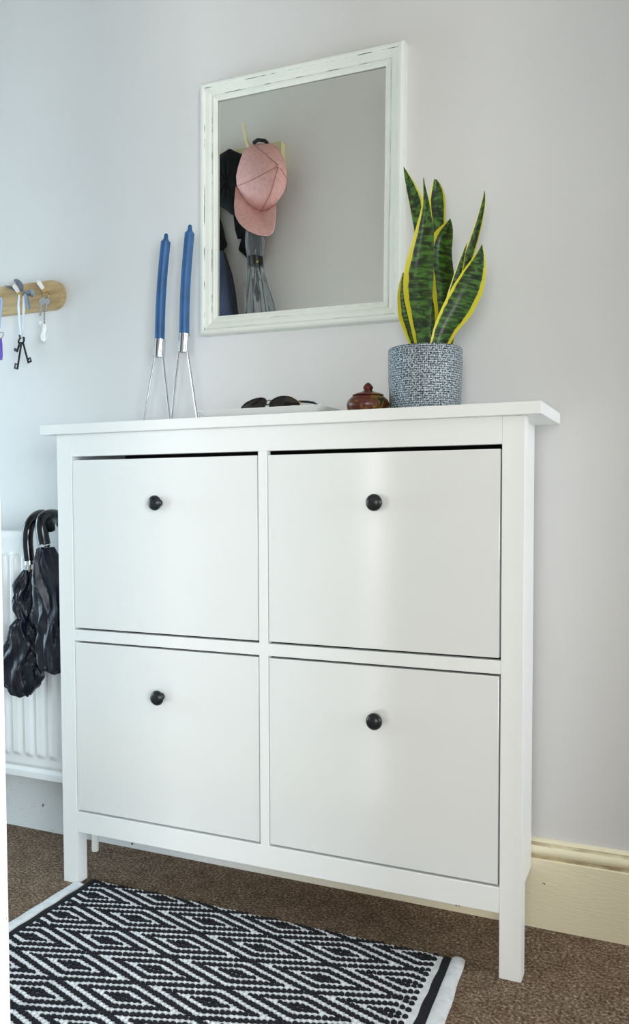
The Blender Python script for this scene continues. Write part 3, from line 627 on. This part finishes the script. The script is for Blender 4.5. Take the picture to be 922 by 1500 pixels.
# ------------------------------------------------------------------ opposite wall: coat rail and what hangs there (seen in the mirror)
cream = mat('cream_gloss', 'e6dcae', .3)
yr_ = YO+.03
cr_ = thing('coat_rail', (-.4, YO, 1.93), 'cream painted coat rail with pegs, reflected in the mirror', 'coat rail')
p0, p1 = mir(412.5, 206, yr_), mir(415, 243, yr_)
MB().box(-1.1, p0[0], YO, yr_, p1[2], p0[2], .002).build('board', cream, cr_)
def cpeg(x):
    MB().tube([(x, YO+.028, p1[2]+.035), (x-.002, YO+.055, p1[2]+.045), (x-.006, YO+.085, p1[2]+.075), (x-.012, YO+.098, p1[2]+.13)], [.007, .007, .006, .0045], 10).build('peg', cream, cr_)
pgx = mir(363, 205, YO+.09)[0]
for i in range(6): cpeg(pgx-.17*i)

pink = mat('pink_felt', 'f0bcb2', .85, noise_=(90, 'e2aaa6', .35, .7), bump=(300, .3)); pinkd = mat('pink_stitch', 'b98482', .9)
cap = thing('baseball_cap', tuple(mir(385, 340, YO+.12)), 'pink baseball cap hanging on the coat rail, reflected in the mirror', 'cap')
yc = YO+.075
def mv(u, v, y): return Vector(mir(u, v, y))
crown_o = [(361, 214), (372, 211), (385, 210), (397, 209), (408, 217), (416, 232), (420, 250), (421, 266), (416, 282), (408, 294), (401, 302), (392, 307), (383, 309.5), (373, 305), (362, 296), (353, 284), (347, 272), (346, 258), (349, 244), (354, 228)]
co = lerp_rows(crown_o+[crown_o[0]], 61)[:-1]
apex = np.array((408.5, 243)); P = []
for f in np.linspace(0, 1, 12):
    row = []
    for u, v in co:
        q = apex+(np.array((u, v))-apex)*math.sin(f*PI/2)**.95
        cc = np.array((384, 261)); rel = np.hypot((q[0]-cc[0])/39, (q[1]-cc[1])/51)
        y = yc + .085*math.sqrt(max(0, 1-min(1, rel)**2.2))
        row.append(mv(q[0], q[1], y))
    P.append(row)
b = MB(); b.grid(P, closed_v=True); b.build('crown', pink, cap, smooth=70, normals=False)
def dome_y(q):
    rel = np.hypot((q[0]-384)/39, (q[1]-261)/51); return yc+.085*math.sqrt(max(0, 1-min(1, rel)**2.2))+.001
for ed in ((361, 268, 348, 272), (396, 285, 383, 309), (421, 262, 419, 282), (385, 222, 372, 212)):
    pts = smooth_rows([(apex[0], apex[1]), (ed[0], ed[1]), (ed[2], ed[3])], 14)
    MB().tube([mv(u, v, dome_y((u, v))) for u, v in pts], .0012, 5).build('seam', pinkd, cap)
MB().ball(mv(409, 243, dome_y((409, 243))+.002), .0062, 12, 8).build('button', pink, cap)
top = lerp_rows([(346, 272), (353, 285), (363, 297), (374, 306), (383, 309.5), (393, 307), (403, 300)], 24)
bot = lerp_rows([(345, 276), (343, 300), (344.5, 316), (351, 328), (362, 337), (376, 343), (390, 345.5), (398, 343), (402, 333), (403.5, 318), (404, 302)], 24)
P = [[mv(*(top[i]*(1-s_)+bot[i]*s_), dome_y(top[i])-.004+.055*math.sin(s_*PI/2)*math.sin(PI*min(max(i/23, .1), .9))+.012*s_) for s_ in np.linspace(0, 1, 9)] for i in range(24)]
b = MB(); b.grid(P); b.grid([[p+Vector((0, -.003, -.001)) for p in r] for r in P]); b.grid([[r[-1] for r in P], [r[-1]+Vector((0, -.003, -.001)) for r in P]])
b.build('brim', pink, cap, smooth=70)
MB().tube([mv(372, 209, yc+.01), mv(378, 205, yc+.02), mv(388, 206, yc+.01), mv(392, 210, yc-.0)], .006, 8).build('strap', mat('black_strap', '121214', .6), cap)

blackc = mat('black_cloth', '08080a', .95, bump=(60, .4)); greyc = mat('slate_cloth', '4c566e', .95, bump=(80, .4), noise_=(12, '3f485d', .4, .7))
def cloth(name, pts, y0, depth, m_, par, amp=.0015, n=80):
    """hanging cloth traced from its mirror image and given its own thickness and folds"""
    a = lerp_rows(pts+[pts[0]], n+1)[:-1]; c = a.mean(0); rows = []
    for f, dy in ((1, 0), (1.0, .35), (.93, .75), (.75, .95), (.5, 1), (.25, 1), (.02, 1)):
        rows.append([mv(*(c+(q-c)*f), y0+depth*dy+amp*math.sin(q[0]*.33+f*3)*(1-f+.2)) for q in a])
    b = MB(); b.grid(rows, closed_v=True, cap=True); return b.build(name, m_, par, smooth=60)
bc = thing('black_coat', tuple(mir(325, 420, YO+.05)), 'black hooded coat hung on the coat rail, reflected in the mirror', 'coat')
cloth('hood', [(296, 240), (318, 229), (337, 217), (343, 221), (358, 227), (366, 240), (358, 280), (350, 316), (341, 315.5), (330, 307), (316, 299), (298, 300)], YO+.034, .05, blackc, bc)
cloth('body', [(290, 285), (317, 300), (322, 318), (329, 340), (331, 352), (335, 361), (325, 366), (318, 368), (312, 420), (300, 520), (270, 560), (250, 430), (265, 300)], YO+.01, .06, blackc, bc)
gj = thing('slate_jacket', tuple(mir(330, 520, YO+.05)), 'slate grey jacket sleeve hanging below the black coat, reflected in the mirror', 'jacket')
cloth('sleeve', [(300, 372), (318, 368), (326, 366), (336, 400), (343, 430), (349, 465), (356, 520), (330, 560), (290, 540), (285, 430)], YO+.072, .045, greyc, gj)
cloth('dark_lining', [(326, 366), (331, 372), (341, 403), (346, 430), (350, 465), (357, 520), (345, 520), (339, 462), (333, 420)], YO+.115, .006, mat('dark_lining', '1d2029', .9), gj, .001)
bj = thing('black_jacket', tuple(mir(360, 380, YO+.03)), 'black jacket behind the pink cap and clear umbrella, reflected in the mirror', 'jacket')
cloth('body', [(341, 300), (344, 335), (348, 350), (354, 349), (349, 366), (356, 372), (362, 378), (378, 384), (386, 366), (390, 340), (396, 300), (370, 262)], YO+.008, .04, blackc, bj, .002)

clear = mat('clear_vinyl', 'e8eef0', .08, ior=1.25, Transmission_Weight=.9); rib = mat('rib_steel', '3a3d42', .3, .8)
cu = thing('clear_umbrella', tuple(mir(375, 520, YO+.08)), 'folded transparent umbrella with black strap under the pink cap, in the mirror', 'umbrella')
yu = YO+.098
def mtube(rows, yc_, dr, pl, amp, n=50, seg=72):
    a = smooth_rows([((l+r)/2, v, (r-l)/2) for v, l, r in rows], n); P = []
    for i, (u, v, hw) in enumerate(a):
        c = mv(u, v, yc_); hx = (mv(u+hw, v, yc_)-mv(u-hw, v, yc_)).x/2; row = []
        for k in range(seg):
            th = 2*PI*k/seg; f = 1-amp*(1-abs((th*pl/(2*PI)+i*.012) % 1-.5)*2)**1.3
            row.append((c.x+hx*math.cos(th)*f, c.y+dr*min(1, hx/.02)*math.sin(th)*f, c.z))
        P.append(row)
    return P
b = MB(); b.grid(mtube([(338, 362, 386), (350, 361, 386), (365, 361, 386), (374, 364, 384), (382, 366, 383), (392, 365, 385), (415, 361, 391), (440, 359, 399), (458, 358, 404), (500, 356, 412), (560, 356, 416), (600, 366, 404)], yu, .036, 8, .38), closed_v=True)
b.build('canopy', clear, cu, smooth=50)
b = MB().tube([mv(374, 335, yu), mv(376, 600, yu)], .005, 10); b.build('shaft', rib, cu)
for s_ in (-1, -.35, .4, .9): MB().tube([mv(374+s_*6, 384, yu+.014), mv(377+s_*17, 470, yu+.022), mv(378+s_*20, 580, yu+.02)], .0016, 6).build('rib', rib, cu)
b = MB(); b.grid(mtube([(377, 363.5, 384.5), (383, 364, 384.5), (390, 364.5, 384.5)], yu, .03, 8, .05, 6), closed_v=True); b.build('strap', blackp, cu, smooth=50)
MB().ball(mv(377, 383, yu+.031), .0045, 10, 6, (1, .5, 1)).build('stud', gold, cu)
MB().tube([mv(374, 300, yu-.03), mv(374, 320, yu-.01), mv(374, 345, yu)], [.012, .012, .010], 14).build('handle', blackp, cu)
